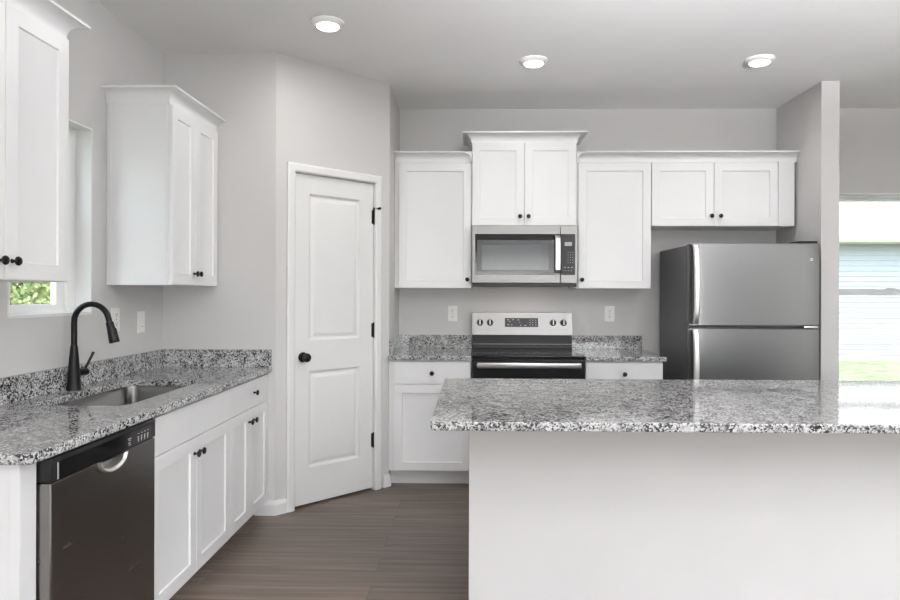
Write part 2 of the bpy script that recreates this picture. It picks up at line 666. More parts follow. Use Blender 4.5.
for hz in (0.331, 1.064, 1.818):
    bm = bmesh.new()
    lathe(bm, [(0.003, -0.052), (0.0068, -0.050), (0.0068, -0.017), (0.0060, -0.016), (0.0068, -0.015), (0.0068, 0.015), (0.0060, 0.016), (0.0068, 0.017), (0.0068, 0.050), (0.003, 0.052)], 12,
          Matrix.Translation((uu1 - 0.0015, Y0 - 0.0068, hz)))
    box(bm, uu1 - 0.016, uu1 - 0.003, Y0 - 0.003, Y0, hz - 0.045, hz + 0.045)
    h = obj('hinge', bm, M['black'], door)
    if hz > 1.5:
        bm = bmesh.new()
        tube(bm, [(uu1 - 0.0015, Y0 - 0.0068, hz + 0.056), (uu1 + 0.012, -0.030, hz + 0.056), (uu1 + 0.022, -0.030, hz + 0.056)], 0.0035, 8)
        tube(bm, [(uu1 + 0.018, -0.018, hz + 0.056), (uu1 + 0.018, -0.040, hz + 0.056)], 0.008, 10)
        tube(bm, [(uu1 - 0.020, -0.018, hz + 0.056), (uu1 - 0.0015, Y0 - 0.0068, hz + 0.056)], 0.0035, 8)
        tube(bm, [(uu1 - 0.0015, Y0 - 0.0068, hz + 0.045), (uu1 - 0.0015, Y0 - 0.0068, hz + 0.062)], 0.007, 10)
        obj('hinge_pin_stop', bm, M['black'], h)


# ------------------------------------------------------------------ windows
def frame_bm(x0, x1, z0, z1, y0, y1, w, bev=0.002, wb=None, wt=None):
    bm = bmesh.new()
    wb = w if wb is None else wb
    wt = w if wt is None else wt
    loft_pts = []
    # outer and inner rectangles, front and back
    o = [(x0, z0), (x1, z0), (x1, z1), (x0, z1)]
    i = [(x0 + w, z0 + wb), (x1 - w, z0 + wb), (x1 - w, z1 - wt), (x0 + w, z1 - wt)]
    prof = [('o', y0, 0), ('i', y0, -bev), ('i', y0 + bev, 0), ('i', y1, 0), ('o', y1, 0)]
    rings = []
    for kind, y, ins in prof:
        src = o if kind == 'o' else i
        if kind == 'i' and ins:
            q = [(x0 + w + ins, z0 + wb + ins), (x1 - w - ins, z0 + wb + ins), (x1 - w - ins, z1 - wt - ins), (x0 + w + ins, z1 - wt - ins)]
        else:
            q = src
        rings.append([bm.verts.new((x, y, z)) for x, z in q])
    n = len(rings)
    for a in range(n):
        r0, r1 = rings[a], rings[(a + 1) % n]
        for s in range(4):
            bm.faces.new((r0[s], r0[(s + 1) % 4], r1[(s + 1) % 4], r1[s]))
    return bm


def hung_window(name, label, loc, rotz, w, h, depth=0.075, fw=0.024, sw_=0.034):
    """local: x along the opening, y outward through the wall, z up; origin at opening's lower left on the room face"""
    r = thing(name, label, 'window', loc, rotz)
    struct(r)
    y0 = depth
    obj('frame', frame_bm(0, w, 0, h, y0, y0 + 0.07, fw, wb=0.022, wt=0.024), M['vinyl'], r)
    mid = h * 0.497
    up = obj('upper_sash', frame_bm(fw, w - fw, mid - 0.020, h - 0.024, y0 + 0.04, y0 + 0.065, sw_, wb=0.038, wt=0.024), M['vinyl'], r)
    lo = obj('lower_sash', frame_bm(fw, w - fw, 0.022, mid + 0.026, y0 + 0.010, y0 + 0.036, sw_, wb=0.030, wt=0.050), M['vinyl'], r)
    g = fw + sw_ - 0.004
    bx('glass', M['glass'], up, g, w - g, y0 + 0.050, y0 + 0.054, mid + 0.014, h - 0.046, smooth=False)
    bx('glass', M['glass'], lo, g, w - g, y0 + 0.021, y0 + 0.025, 0.048, mid - 0.020, smooth=False)
    bm = bmesh.new()
    box(bm, w / 2 - 0.035, w / 2 + 0.035, y0 - 0.002, y0 + 0.012, mid + 0.026, mid + 0.036, bev=0.002)
    obj('latch', bm, M['vinyl'], lo)
    bm = bmesh.new()
    box(bm, 0.0005, w - 0.0005, -0.001, y0, 0.0, 0.014, bev=0.002)
    obj('sill', bm, M['trim'], r)
    for q, (a0, b0, c0, d0) in enumerate(((0.0003, 0.008, 0.014, h - 0.0003), (w - 0.008, w - 0.0003, 0.014, h - 0.0003), (0.008, w - 0.008, h - 0.008, h - 0.0003))):
        bx('head_lining' if q == 2 else 'jamb_lining', M['trim'], r, a0, b0, -0.0005, y0, c0, d0, smooth=False)
    return r


hung_window('window_1', 'narrow white window over the sink, mostly behind a wall cabinet', (XL, LW[0], LW[2]), radians(90), LW[1] - LW[0], LW[3] - LW[2], fw=0.075, sw_=0.062)
hung_window('window_2', 'white window right of the wing wall, facing the neighbouring house', (RW[0], DB, RW[2]), 0, RW[1] - RW[0], RW[3] - RW[2])
pw = thing('window_3', 'glazed patio door behind the viewer', 'window', (PD[1], YE, 0), radians(180))
struct(pw)
pwW = PD[1] - PD[0]
for a, b in ((0, pwW / 2), (pwW / 2, pwW)):
    fr = obj('frame', frame_bm(a, b, 0.0, 2.1, 0.05, 0.10, 0.07), M['vinyl'], pw)
    bx('glass', M['glass'], fr, a + 0.065, b - 0.065, 0.07, 0.076, 0.065, 2.035, smooth=False)
sw = thing('window_4', 'wide white window in the right-hand wall', 'window', (XE, SW[1], SW[2]), radians(-90))
struct(sw)
sww, swh = SW[1] - SW[0], SW[3] - SW[2]
for a, b in ((0, sww / 2), (sww / 2, sww)):
    fr = obj('frame', frame_bm(a, b, 0.0, swh, 0.06, 0.11, 0.05), M['vinyl'], sw)
    bx('glass', M['glass'], fr, a + 0.045, b - 0.045, 0.08, 0.085, 0.045, swh - 0.045, smooth=False)


# ------------------------------------------------------------------ cabinets
_knob_src = [None]


def knob(parent, x, y, z):
    if _knob_src[0] is None:
        bm = bmesh.new()
        lathe(bm, [(0.0075, 0), (0.0075, 0.002), (0.0050, 0.005), (0.0050, 0.013), (0.0095, 0.016), (0.0150, 0.020), (0.0155, 0.023), (0.0130, 0.027), (0.0060, 0.029)], 20, Matrix.Rotation(R90, 4, 'X'))
        o = obj('knob', bm, M['black'], parent)
        o.location = (x, y, z)
        o['label'] = 'round black knob'
        _knob_src[0] = o
        return o
    return share('knob', _knob_src[0], parent, (x, y, z))


def shaker(name, parent, x0, x1, z0, z1, yf, w=0.057, th=0.019):
    bm = bmesh.new()
    loft(bm, rect_loops(x0, x1, z0, z1, [(0, yf + th), (0, yf + 0.0015), (0.0015, yf), (w, yf), (w + 0.003, yf + 0.0075), (w + 0.004, yf + 0.0078)]))
    return obj(name, bm, M['cab'], parent)


def slabfront(name, parent, x0, x1, z0, z1, yf, th=0.019):
    bm = bmesh.new()
    loft(bm, rect_loops(x0, x1, z0, z1, [(0, yf + th), (0, yf + 0.0015), (0.0015, yf), (0.003, yf)]))
    return obj(name, bm, M['cab'], parent)


def crown_prof(z, hgt=0.068, out=0.062):
    p = [(0.0, z - 0.004), (0.006, z - 0.004), (0.006, z + 0.004)]
    for k_ in range(9):
        a = radians(90 * k_ / 8)
        p.append((0.006 + (out - 0.010) * (1 - cos(a)), z + 0.006 + (hgt - 0.016) * sin(a)))
    p += [(out, z + hgt - 0.010), (out, z + hgt), (0.0, z + hgt)]
    return p


UD = 0.305          # upper carcass depth
YF = -0.325         # door front
G = 0.0015          # half gap


def upper(name, label, loc, rotz, w, h, depth=UD, doors=(), filler=(0, 0), knobs=(), side_strip=False, group=None):
    """doors = [(x0, x1)], knobs = [(door index, x, z)]"""
    r = thing(name, label, 'cabinet', loc, rotz, 'white wall cabinets')
    bm = bmesh.new()
    box(bm, 0, w, -depth, 0, 0, h, bev=0.001, seg=1)
    obj('carcass', bm, M['cab'], r)
    ds = []
    yf = -depth - 0.020
    for a, b in doors:
        ds.append(shaker('door', r, a, b, 0.002, h - 0.010, yf))
    for i, x, z in knobs:
        knob(ds[i], x, yf, z)
    return r


ZU = 1.347
HU = 0.914
# back wall, left of the range
c1 = upper('wall_cabinet', 'single-door white wall cabinet left of the microwave, beside the pantry wall', (-0.5685, DB, ZU), 0, 0.5585, HU,
           doors=[(0.030, 0.556)], knobs=[(0, 0.528, 0.064)])
bm = bmesh.new()
sweep(bm, [(0.0, -UD), (0.5585, -UD), (0.5585, -0.352)], crown_prof(HU))
obj('crown_molding', bm, M['cab'], c1)
# over the microwave
CD = 0.330
c2 = upper('wall_cabinet', 'tall-set double-door white wall cabinet above the microwave', (-0.0095, DB, 1.797), 0, 0.7495, 0.605, depth=CD,
           doors=[(0.003, 0.3735), (0.3765, 0.7465)], knobs=[(0, 0.345, 0.065), (1, 0.405, 0.065)])
bm = bmesh.new()
sweep(bm, [(0, 0), (0, -CD), (0.7495, -CD), (0.7495, 0)], crown_prof(0.600, 0.066, 0.068))
obj('crown_molding', bm, M['cab'], c2)
# right of the microwave
c3 = upper('wall_cabinet', 'single-door white wall cabinet right of the microwave', (0.7405, DB, ZU), 0, 0.537, HU,
           doors=[(0.016, 0.5345)], knobs=[(0, 0.040, 0.064)])
# over the refrigerator
c4 = upper('wall_cabinet', 'short double-door white wall cabinet over the refrigerator', (1.278, DB, 1.797), 0, 0.9, 0.464,
           doors=[(0.003, 0.4445), (0.4475, 0.899)], knobs=[(0, 0.424, 0.072), (1, 0.488, 0.072)])
bm = bmesh.new()
box(bm, 0.903, 1.0155, -0.325, -0.300, 0.0, 0.464, bev=0.001, seg=1)
box(bm, 0.9, 1.0155, -0.300, -0.002, 0.0, 0.464)
obj('filler_panel', bm, M['cab'], c4)
bm = bmesh.new()
sweep(bm, [(0.7405, 4.999 - 0.352), (0.7405, DB - UD), (2.3145, DB - UD)], [(a, z) for a, z in crown_prof(ZU + HU)])
tag(obj('crown_molding', bm, M['cab']), 'long white crown moulding topping the two wall cabinets right of the microwave', 'molding')

# left wall
c5 = upper('wall_cabinet', 'double-door white wall cabinet nearest the viewer, before the sink window', (XL, 1.735, ZU), R90, 0.661, HU,
           doors=[(0.003, 0.329), (0.332, 0.658)], knobs=[(0, 0.301, 0.064), (1, 0.360, 0.064)])
bm = bmesh.new()
sweep(bm, [(0, 0), (0, -UD), (0.661, -UD), (0.661, 0)], crown_prof(HU))
obj('crown_molding', bm, M['cab'], c5)
c6 = upper('wall_cabinet', 'double-door white wall cabinet in the corner beside the pantry wall, right of the sink window', (XL, 3.213, ZU), R90, 0.587, HU, depth=0.313,
           doors=[(0.003, 0.270), (0.273, 0.572)], knobs=[(0, 0.250, 0.064), (1, 0.296, 0.064)])
bm = bmesh.new()
sweep(bm, [(0, 0), (0, -0.313), (0.587, -0.313)], crown_prof(HU))
obj('crown_molding', bm, M['cab'], c6)
bm = bmesh.new()
box(bm, -0.004, 0.0, -0.022, -0.002, 0.0, HU - 0.005)
box(bm, -0.004, 0.0, -UD, -UD + 0.010, 0.0, HU - 0.005)
obj('scribe_strip', bm, M['cab'], c6)

BD = 0.610


def base(name, label, loc, rotz, w, htop, zgap, zdoor, drawers, doors, knobs_d, knobs_w, filler=0.0, group=None, open_top=False):
    r = thing(name, label, 'cabinet', loc, rotz, 'white base cabinets')
    bm = bmesh.new()
    if open_top:
        zb = zdoor - 0.004
        V = {}
        for n_, (a0, b0, c0, d0) in enumerate(((0, w, -BD, 0), (0.010, w - 0.0045, -BD + 0.02, -0.012))):
            for m_, (x_, y_) in enumerate(((a0, c0), (b0, c0), (b0, d0), (a0, d0))):
                V[n_, m_, 1] = bm.verts.new((x_, y_, htop))
                V[n_, m_, 0] = bm.verts.new((x_, y_, zb + (0.016 if n_ else 0)))
        for m_ in range(4):
            m2 = (m_ + 1) % 4
            bm.faces.new((V[0, m_, 0], V[0, m2, 0], V[0, m2, 1], V[0, m_, 1]))
            bm.faces.new((V[1, m_, 0], V[1, m2, 0], V[1, m2, 1], V[1, m_, 1]))
            bm.faces.new((V[0, m_, 1], V[0, m2, 1], V[1, m2, 1], V[1, m_, 1]))
        bm.faces.new([V[0, m_, 0] for m_ in range(4)])
        bm.faces.new([V[1, m_, 0] for m_ in range(4)])
    else:
        box(bm, 0, w, -BD, 0, zdoor - 0.004, htop, bev=0.0008, seg=1)
    obj('carcass', bm, M['cab'], r)
    bm = bmesh.new()
    box(bm, 0.001, w - 0.001, -BD + 0.075, -0.02, 0.0, zdoor - 0.004)
    obj('toe_kick', bm, M['cab'], r)
    yf = -BD - 0.020
    dr = [slabfront('drawer_front', r, a, b, zgap + 0.002, htop - 0.012, yf) for a, b in drawers]
    dd = [shaker('door', r, a, b, zdoor, zgap - 0.002, yf) for a, b in doors]
    for i, x, z in knobs_w:
        knob(dr[i], x, yf, z)
    for i, x, z in knobs_d:
        knob(dd[i], x, yf, z)
    return r


ZT, ZB = 0.889, 0.859        # back and island counters
LT, LB = 0.874, 0.844        # left counter
base('base_cabinet', 'white base cabinet left of the range with one drawer above a door', (-0.5685, DB, 0), 0, 0.5585, ZB, 0.696, 0.112,
     [(0.036, 0.556)], [(0.036, 0.556)], [(0, 0.526, 0.640)], [(0, 0.294, 0.772)])
base('base_cabinet', 'white base cabinet between the range and the refrigerator', (0.7565, DB, 0), 0, 0.520, ZB, 0.696, 0.112,
     [(0.003, 0.517)], [(0.003, 0.517)], [(0, 0.030, 0.640)], [(0, 0.261, 0.772)])
base('base_cabinet', 'white sink base cabinet with a plain false front above two doors', (XL + 0.001, 2.414, 0), R90, 0.793, LB, 0.681, 0.086,
     [(0.002, 0.791)], [(0.002, 0.395), (0.398, 0.791)], [(0, 0.370, 0.612), (1, 0.424, 0.612)], [], open_top=True)
base('base_cabinet', 'narrower white base cabinet with a drawer, against the pantry wall', (XL, 3.2075, 0), R90, 0.592, LB, 0.681, 0.086,
     [(0.002, 0.588)], [(0.002, 0.2825), (0.2855, 0.588)], [(0, 0.264, 0.612), (1, 0.332, 0.612)], [(0, 0.342, 0.760)])
ep = thing('end_panel', 'white end panel at the near end of the sink run, beside the dishwasher', 'panel', (XL, 1.733, 0), R90)
bx('panel', M['cab'], ep, 0, 0.064, -0.612, 0, 0, LB, bev=0.0015)
bx('edge_strip', M['cab'], ep, -0.004, 0.0, -0.612, -0.584, 0, LB - 0.001, bev=0.001)

# ------------------------------------------------------------------ worktops


def counter_bm(outline, z0, z1, hole=None, bev=0.004):
    bm = bmesh.new()
    loops = [outline] + ([hole] if hole else [])
    edges = []
    for lp in loops:
        vs = [bm.verts.new((x, y, z1)) for x, y in lp]
        for a, b in zip(vs, vs[1:] + vs[:1]):
            edges.append(bm.edges.new((a, b)))
    bmesh.ops.triangle_fill(bm, use_beauty=True, use_dissolve=False, edges=edges)
    ret = bmesh.ops.extrude_face_region(bm, geom=list(bm.faces))
    for v in [g for g in ret['geom'] if isinstance(g, bmesh.types.BMVert)]:
        v.co.z = z0
    bmesh.ops.recalc_face_normals(bm, faces=list(bm.faces))
    es = [e for e in bm.edges if len(e.link_faces) == 2 and abs(e.calc_face_angle(0) - pi / 2) < 0.2 and abs(e.verts[0].co.z - e.verts[1].co.z) < 1e-5]
    bmesh.ops.bevel(bm, geom=es, offset=bev, segments=2, profile=0.5, affect='EDGES')
    return bm


def corner(cx, cy, r, a0, n=5):
    return [(cx + r * cos(radians(a0 + 90 * k_ / n)), cy + r * sin(radians(a0 + 90 * k_ / n))) for k_ in range(n + 1)]


SX0, SX1, SY0, SY1 = -1.716, -1.336, 2.464, 3.193
XF = -1.184
hole = rrect(SX0, SX1, SY0, SY1, 0.055)
out = [(XL, 1.712)] + corner(XF - 0.025, 1.712 + 0.025, 0.025, 270) + [(XF, YP), (XL, YP)]
ct = thing('countertop', 'speckled grey granite countertop around the sink on the left wall', 'countertop', (XL, 1.712, LB))
def sub(pts): return [(x - XL, y - 1.712) for x, y in pts]
obj('slab', counter_bm(sub(out), 0, LT - LB, sub(hole)), M['granite'], ct)
bx('backsplash', M['granite'], ct, 0.0, 0.022, 0.0, YP - 1.712, LT - LB, LT - LB + 0.102, bev=0.0015)
bx('backsplash', M['granite'], ct, 0.022, XF - XL - 0.002, YP - 1.712 - 0.022, YP - 1.712, LT - LB, LT - LB + 0.102, bev=0.0015)

ct = thing('countertop', 'short speckled granite countertop left of the range', 'countertop', (XR, 4.351, ZB))
obj('slab', counter_bm([(0.0005, 0), (0.561, 0), (0.561, DB - 4.351), (0.0005, DB - 4.351)], 0, 0.03), M['granite'], ct)
bx('backsplash', M['granite'], ct, 0.022, 0.561, DB - 4.351 - 0.022, DB - 4.351, 0.03, 0.132, bev=0.0015)
bx('backsplash', M['granite'], ct, 0.0005, 0.022, 0.05, DB - 4.351, 0.03, 0.132, bev=0.0015)
ct = thing('countertop', 'short speckled granite countertop between range and refrigerator', 'countertop', (0.7565, 4.351, ZB))
obj('slab', counter_bm([(0, 0)] + corner(0.5395 - 0.012, 0.012, 0.012, 270) + [(0.5395, DB - 4.351), (0, DB - 4.351)], 0, 0.03), M['granite'], ct)
bx('backsplash', M['granite'], ct, 0.0, 0.537, DB - 4.351 - 0.022, DB - 4.351, 0.03, 0.132, bev=0.0015)

# island
isl = thing('kitchen_island', 'pale grey painted island base under the large granite top', 'kitchen island', (-0.013, 2.42, 0))
bx('base_panel', M['wall'], isl, 0, 2.62, 0, 0.72, 0, ZB, bev=0.002)
io = bmesh.new()
isl_out = corner(-0.139 + 0.01, 2.119 + 0.01, 0.01, 180) + corner(2.73 - 0.01, 2.119 + 0.01, 0.01, 270) + [(2.73, 3.215), (-0.139, 3.215)]
io.free()
tag(obj('countertop', counter_bm([(x + 0.139, y - 2.119) for x, y in isl_out], 0, 0.03), M['granite'], loc=(-0.139, 2.119, ZB)),
    'large speckled granite island countertop in the foreground', 'countertop')

# ------------------------------------------------------------------ sink and faucet
sk = thing('sink', 'undermount stainless steel kitchen sink set in the left granite countertop', 'sink', ((SX0 + SX1) / 2, (SY0 + SY1) / 2, LB - 0.20))
cx, cy = (SX0 + SX1) / 2, (SY0 + SY1) / 2
hw, hl = (SX1 - SX0) / 2, (SY1 - SY0) / 2
bm = bmesh.new()
lv = [(0.007, 0.1995, 0.06), (0.004, 0.1995, 0.058), (0.003, 0.196, 0.057), (-0.004, 0.03, 0.05), (-0.010, 0.012, 0.048), (-0.024, 0.002, 0.04), (-0.09, 0.0, 0.03)]
loft(bm, [[(x, y, z) for x, y in rrect(-hw - e, hw + e, -hl - e, hl + e, r, 6)] for e, z, r in lv], cap0=False)
obj('basin', bm, M['sink'], sk)
bm = bmesh.new()
lathe(bm, [(0.045, 0.0005), (0.045, 0.003), (0.036, 0.003), (0.030, 0.0012), (0.006, 0.0012)], 24)
obj('drain', bm, M['bright'], sk)

fc = thing('faucet', 'matte black gooseneck pull-down faucet standing behind the sink', 'faucet', (-1.778, 2.855, LT))
bm = bmesh.new()
lathe(bm, [(0.0305, 0), (0.0305, 0.006), (0.0290, 0.010), (0.0265, 0.045), (0.0200, 0.14), (0.0160, 0.185), (0.0135, 0.200)], 28)
obj('body', bm, M['black'], fc)
bm = bmesh.new()
R_ = 0.078
pts = [(0, 0, 0.195), (0, 0, 0.25), (0, 0, 0.30)]
for k_ in range(1, 15):
    a = radians(180 - 165 * k_ / 14)
    pts.append((R_ + R_ * cos(a), 0, 0.305 + R_ * sin(a)))
tx, tz = sin(radians(15)), -cos(radians(15))
e = pts[-1]
pts += [(e[0] + tx * d, 0, e[2] + tz * d) for d in (0.012, 0.022)]
tube(bm, pts, 0.0125, 18)
obj('spout', bm, M['black'], fc)
bm = bmesh.new()
s0 = pts[-1]
hd = [(0.0, 0.0125), (0.001, 0.0160), (0.02, 0.0165), (0.045, 0.0185), (0.078, 0.0215), (0.092, 0.0220), (0.095, 0.0205), (0.095, 0.014)]
tube(bm, [(s0[0] + tx * d, 0, s0[2] + tz * d) for d, _ in hd], [q for _, q in hd], 20)
sh = obj('spray_head', bm, M['black'], fc)
bm = bmesh.new()
box(bm, -0.006, 0.006, -0.006, 0.006, -0.016, 0.016, bev=0.004, mat=Matrix.Translation((s0[0] + tx * 0.045 + 0.0165, 0, s0[2] + tz * 0.045)) @ Matrix.Rotation(radians(-12), 4, 'Y'))
obj('spray_button', bm, M['black'], sh)
bm = bmesh.new()
tube(bm, [(0.004, 0.015, 0.075), (0.010, 0.045, 0.075), (0.015, 0.068, 0.075), (0.0155, 0.070, 0.075)], [0.0165, 0.0165, 0.0165, 0.013], 16)
hb = obj('handle', bm, M['black'], fc)
bm = bmesh.new()
tube(bm, [(0.013, 0.058, 0.085), (0.020, 0.075, 0.115), (0.030, 0.098, 0.160), (0.0305, 0.099, 0.162)], [0.0065, 0.0055, 0.0060, 0.003], 12)
obj('lever', bm, M['black'], hb)

# ------------------------------------------------------------------ dishwasher  (local like the cabinets, rotated to face +X)
dw = thing('dishwasher', 'stainless dishwasher with black control strip under the left countertop', 'dishwasher', (XL, 1.8005, 0), R90)
wd = 0.608
bx('body', M['dark'], dw, 0.004, wd - 0.004, -0.600, -0.02, 0.10, 0.838)
bx('toe_panel', M['blackplastic'], dw, 0.004, wd - 0.004, -0.545, -0.02, 0.0, 0.10)
bm = bmesh.new()
box(bm, 0.004, wd - 0.004, -0.648, -0.600, 0.10, 0.768, bev=0.004)
dd = obj('door', bm, M['dw'], dw)
bm = bmesh.new()
box(bm, 0.004, wd - 0.004, -0.650, -0.600, 0.770, 0.838, bev=0.004)
cp = obj('control_panel', bm, M['blackplastic'], dw)
bx('fascia', M['blackgloss'], cp, 0.042, wd - 0.030, -0.652, -0.650, 0.772, 0.824)
bx('edge_line', M['mark'], cp, 0.030, 0.0325, -0.6515, -0.650, 0.774, 0.822)
dwm = []
for px, pz, w_, h_ in ((0.405, 0.803, 0.022, 0.002), (0.408, 0.797, 0.016, 0.002), (0.407, 0.788, 0.016, 0.0025), (0.410, 0.781, 0.012, 0.0025)):
    dwm.append((px, px + w_, -0.6528, -0.652, pz, pz + h_))
for q in range(4):
    px = 0.470 + q * 0.022
    dwm.append((px, px + 0.009, -0.6528, -0.652, 0.788, 0.7905))
    dwm.append((px, px + 0.009, -0.6528, -0.652, 0.796, 0.7985))
    dwm.append((px + 0.002, px + 0.0045, -0.6528, -0.652, 0.780, 0.799))
    dwm.append((px + 0.001, px + 0.010, -0.6528, -0.652, 0.808, 0.810))
for m_ in dwm:
    bx('button_mark', M['mark'], cp, *m_, smooth=False)
# scooped pull under the strip
bm = bmesh.new()
hx0, hx1 = 0.228, 0.392
loops = []
n = 16
for d, y, s in ((0.0, -0.648, 1), (0.0, -0.660, 1), (0.004, -0.663, 1), (0.008, -0.661, 1), (0.012, -0.654, 1)):
    lp = []
    for k_ in range(n + 1):
        t = k_ / n
        x = (hx0 + d) + (hx1 - hx0 - 2 * d) * t
        zz_ = 0.768 - (0.046 - d) * (max(0.0, sin(pi * t)) ** 0.42)
        lp.append((x, y, zz_))
    lp += [(hx1 - d, y, 0.7685), (hx0 + d, y, 0.7685)]
    loops.append(lp)
rim = loops[-1]
loft(bm, loops, cap0=False, cap1=False)
hh = obj('handle', bm, M['bright'], dd)
bm = bmesh.new()
cxr = sum(p[0] for p in rim) / len(rim)
loft(bm, [rim, [(cxr + (x - cxr) * 0.9, y + 0.002, 0.7675 + (z - 0.768) * 0.85) for x, y, z in rim]], cap0=False)
obj('recess', bm, M['steel'], hh)
hh['label'] = 'bright scooped pull handle'

# ------------------------------------------------------------------ range
rg = thing('range', 'stainless and black electric range between two short countertops', 'stove', (0, 4.33, 0))
RX0, RX1 = -0.0045, 0.7515


def ry(y): return y - 4.33


bx('body', M['blackplastic'], rg, RX0 + 0.002, RX1 - 0.002, ry(4.385), ry(4.955), 0.05, 0.876)
bx('cooktop', M['blackgloss'], rg, RX0, RX1, ry(4.352), ry(4.935), 0.876, 0.893, bev=0.004)
ck = [o for o in rg.children if o.name.startswith('cooktop')][0]
for bxx, byy, br_ in ((0.19, 4.50, 0.105), (0.56, 4.50, 0.085), (0.19, 4.78, 0.075), (0.56, 4.78, 0.095)):
    bm = bmesh.new()
    lathe(bm, [(br_, 0.0), (br_, 0.0005), (br_ - 0.003, 0.0005), (br_ - 0.003, 0.0)], 40, Matrix.Translation((bxx, ry(byy), 0.893)), caps=False)
    obj('burner_ring', bm, M['mwframe'], ck)
bm = bmesh.new()
box(bm, RX0, RX1, ry(4.925), ry(4.995), 0.893, 0.998, bev=0.003)
lowb = obj('vent_panel', bm, M['blackplastic'], rg)
bx('trim_line', M['screen'], lowb, RX0 + 0.004, RX1 - 0.004, ry(4.9225), ry(4.925), 0.926, 0.929)
bm = bmesh.new()
loft(bm, [[(x, ry(4.913), 0.998), (x, ry(4.995), 0.998), (x, ry(4.995), 1.168), (x, ry(4.945), 1.168), (x, ry(4.940), 1.166)] for x in (RX0, RX1)])
bgd = obj('backguard', bm, M['rsteel'], rg)


def bgy(z): return ry(4.913 + (z - 0.998) / 0.168 * 0.027)


tilt = math.atan2(0.027, 0.168)
bm = bmesh.new()
box(bm, 0.243, 0.495, -0.003, 0.001, -0.034, 0.034, bev=0.001, mat=Matrix.Translation((0, bgy(1.091), 1.091)) @ Matrix.Rotation(-tilt, 4, 'X'))
dsp = obj('display', bm, M['keypad'], bgd)
for px, pz, w_ in ((0.262, 0.018, 0.012), (0.275, 0.004, 0.008), (0.30, 0.020, 0.01), (0.34, 0.018, 0.012), (0.352, 0.0, 0.006), (0.36, -0.022, 0.008), (0.39, -0.024, 0.014), (0.43, 0.016, 0.008), (0.45, 0.016, 0.008), (0.472, 0.016, 0.008),
                   (0.43, -0.002, 0.008), (0.45, -0.002, 0.008), (0.472, -0.002, 0.008), (0.43, -0.020, 0.008), (0.45, -0.020, 0.008), (0.472, -0.020, 0.008), (0.262, -0.02, 0.014), (0.29, -0.02, 0.01)):
    bm = bmesh.new()
    box(bm, px, px + w_, -0.0036, -0.003, pz, pz + 0.004, mat=Matrix.Translation((0, bgy(1.091), 1.091)) @ Matrix.Rotation(-tilt, 4, 'X'))
    obj('button_mark', bm, M['screen'], dsp, smooth=False)
for kx in (0.054, 0.130, 0.608, 0.687):
    bm = bmesh.new()
    MK = Matrix.Translation((kx, bgy(1.090), 1.090)) @ Matrix.Rotation(R90 - tilt, 4, 'X')
    lathe(bm, [(0.025, 0), (0.025, 0.003), (0.0225, 0.004), (0.0215, 0.018), (0.019, 0.021), (0.004, 0.021)], 28, MK)
    kb = obj('knob', bm, M['blackplastic'], bgd)
    bm = bmesh.new()
    box(bm, -0.004, 0.004, -0.020, 0.020, 0.018, 0.027, bev=0.002, mat=MK)
    obj('grip', bm, M['steel'], kb)
    bm = bmesh.new()
    box(bm, -0.001, 0.001, 0.030, 0.038, -0.0005, 0.0008, mat=MK)
    obj('pointer_mark', bm, M['slot'], kb)
bm = bmesh.new()
box(bm, RX0, RX1, ry(4.335), ry(4.383), 0.255, 0.866, bev=0.006)
od = obj('oven_door', bm, M['ovenglass'], rg)
bx('window', M['ovenglass'], od, 0.11, 0.64, ry(4.333), ry(4.336), 0.40, 0.70, bev=0.001)
bm = bmesh.new()
box(bm, 0.028, 0.716, ry(4.276), ry(4.296), 0.816, 0.853, bev=0.007, seg=3)
for hx in (0.052, 0.674):
    box(bm, hx, hx + 0.02, ry(4.292), ry(4.337), 0.822, 0.846, bev=0.003)
obj('handle', bm, M['steel'], od)
bm = bmesh.new()
box(bm, RX0, RX1, ry(4.340), ry(4.383), 0.055, 0.248, bev=0.006)
obj('drawer', bm, M['steel'], rg)
for fx in (0.03, 0.68):
    for fy in (4.42, 4.90):
        bm = bmesh.new()
        lathe(bm, [(0.018, 0), (0.018, 0.012), (0.010, 0.014), (0.010, 0.052)], 12, Matrix.Translation((fx + 0.02, ry(fy), 0)))
        obj('foot', bm, M['blackplastic'], rg)

# ------------------------------------------------------------------ microwave
mw = thing('microwave', 'stainless over-the-range microwave hung under the centre wall cabinet', 'microwave', (0, 4.6, 1.36))


def my(y): return y - 4.6


def mz(z): return z - 1.36


MX0, MX1 = -0.0085, 0.7395
bx('body', M['darkgrey'], mw, MX0 + 0.002, MX1 - 0.002, my(4.640), my(4.995), mz(1.386), mz(1.7965))
bm = bmesh.new()
box(bm, MX0 + 0.004, MX1 - 0.004, my(4.610), my(4.642), mz(1.359), mz(1.386), bev=0.002)
obj('vent_grille', bm, M['blackplastic'], mw)
# door: steel frame around dark glass
bm = frame_bm(MX0, 0.617, mz(1.386), mz(1.7945), my(4.600), my(4.640), 0.012)
bm.free()
bm = bmesh.new()
box(bm, MX0, 0.617, my(4.604), my(4.640), mz(1.386), mz(1.7945), bev=0.003)
mdo = obj('door', bm, M['mwsteel'], mw)
mg = bx('glass_panel', M['blackgloss'], mdo, 0.015, 0.6165, my(4.6012), my(4.604), mz(1.443), mz(1.733), smooth=False)
wi = bx('window', M['mwframe'], mg, 0.028, 0.585, my(4.6006), my(4.6012), mz(1.466), mz(1.690), smooth=False)
bx('window_reflection', M['mwglass'], wi, 0.062, 0.535, my(4.6002), my(4.6006), mz(1.478), mz(1.655), smooth=False)  # lighter grey plate painted for the room's reflection in the window
bm = bmesh.new()
hp = []
for k_ in range(13):
    t = k_ / 12
    hp.append((0.596, my(4.592) - 0.030 * max(0.0, sin(pi * t)) ** 0.16, mz(1.457 + 0.264 * t)))
loops = []
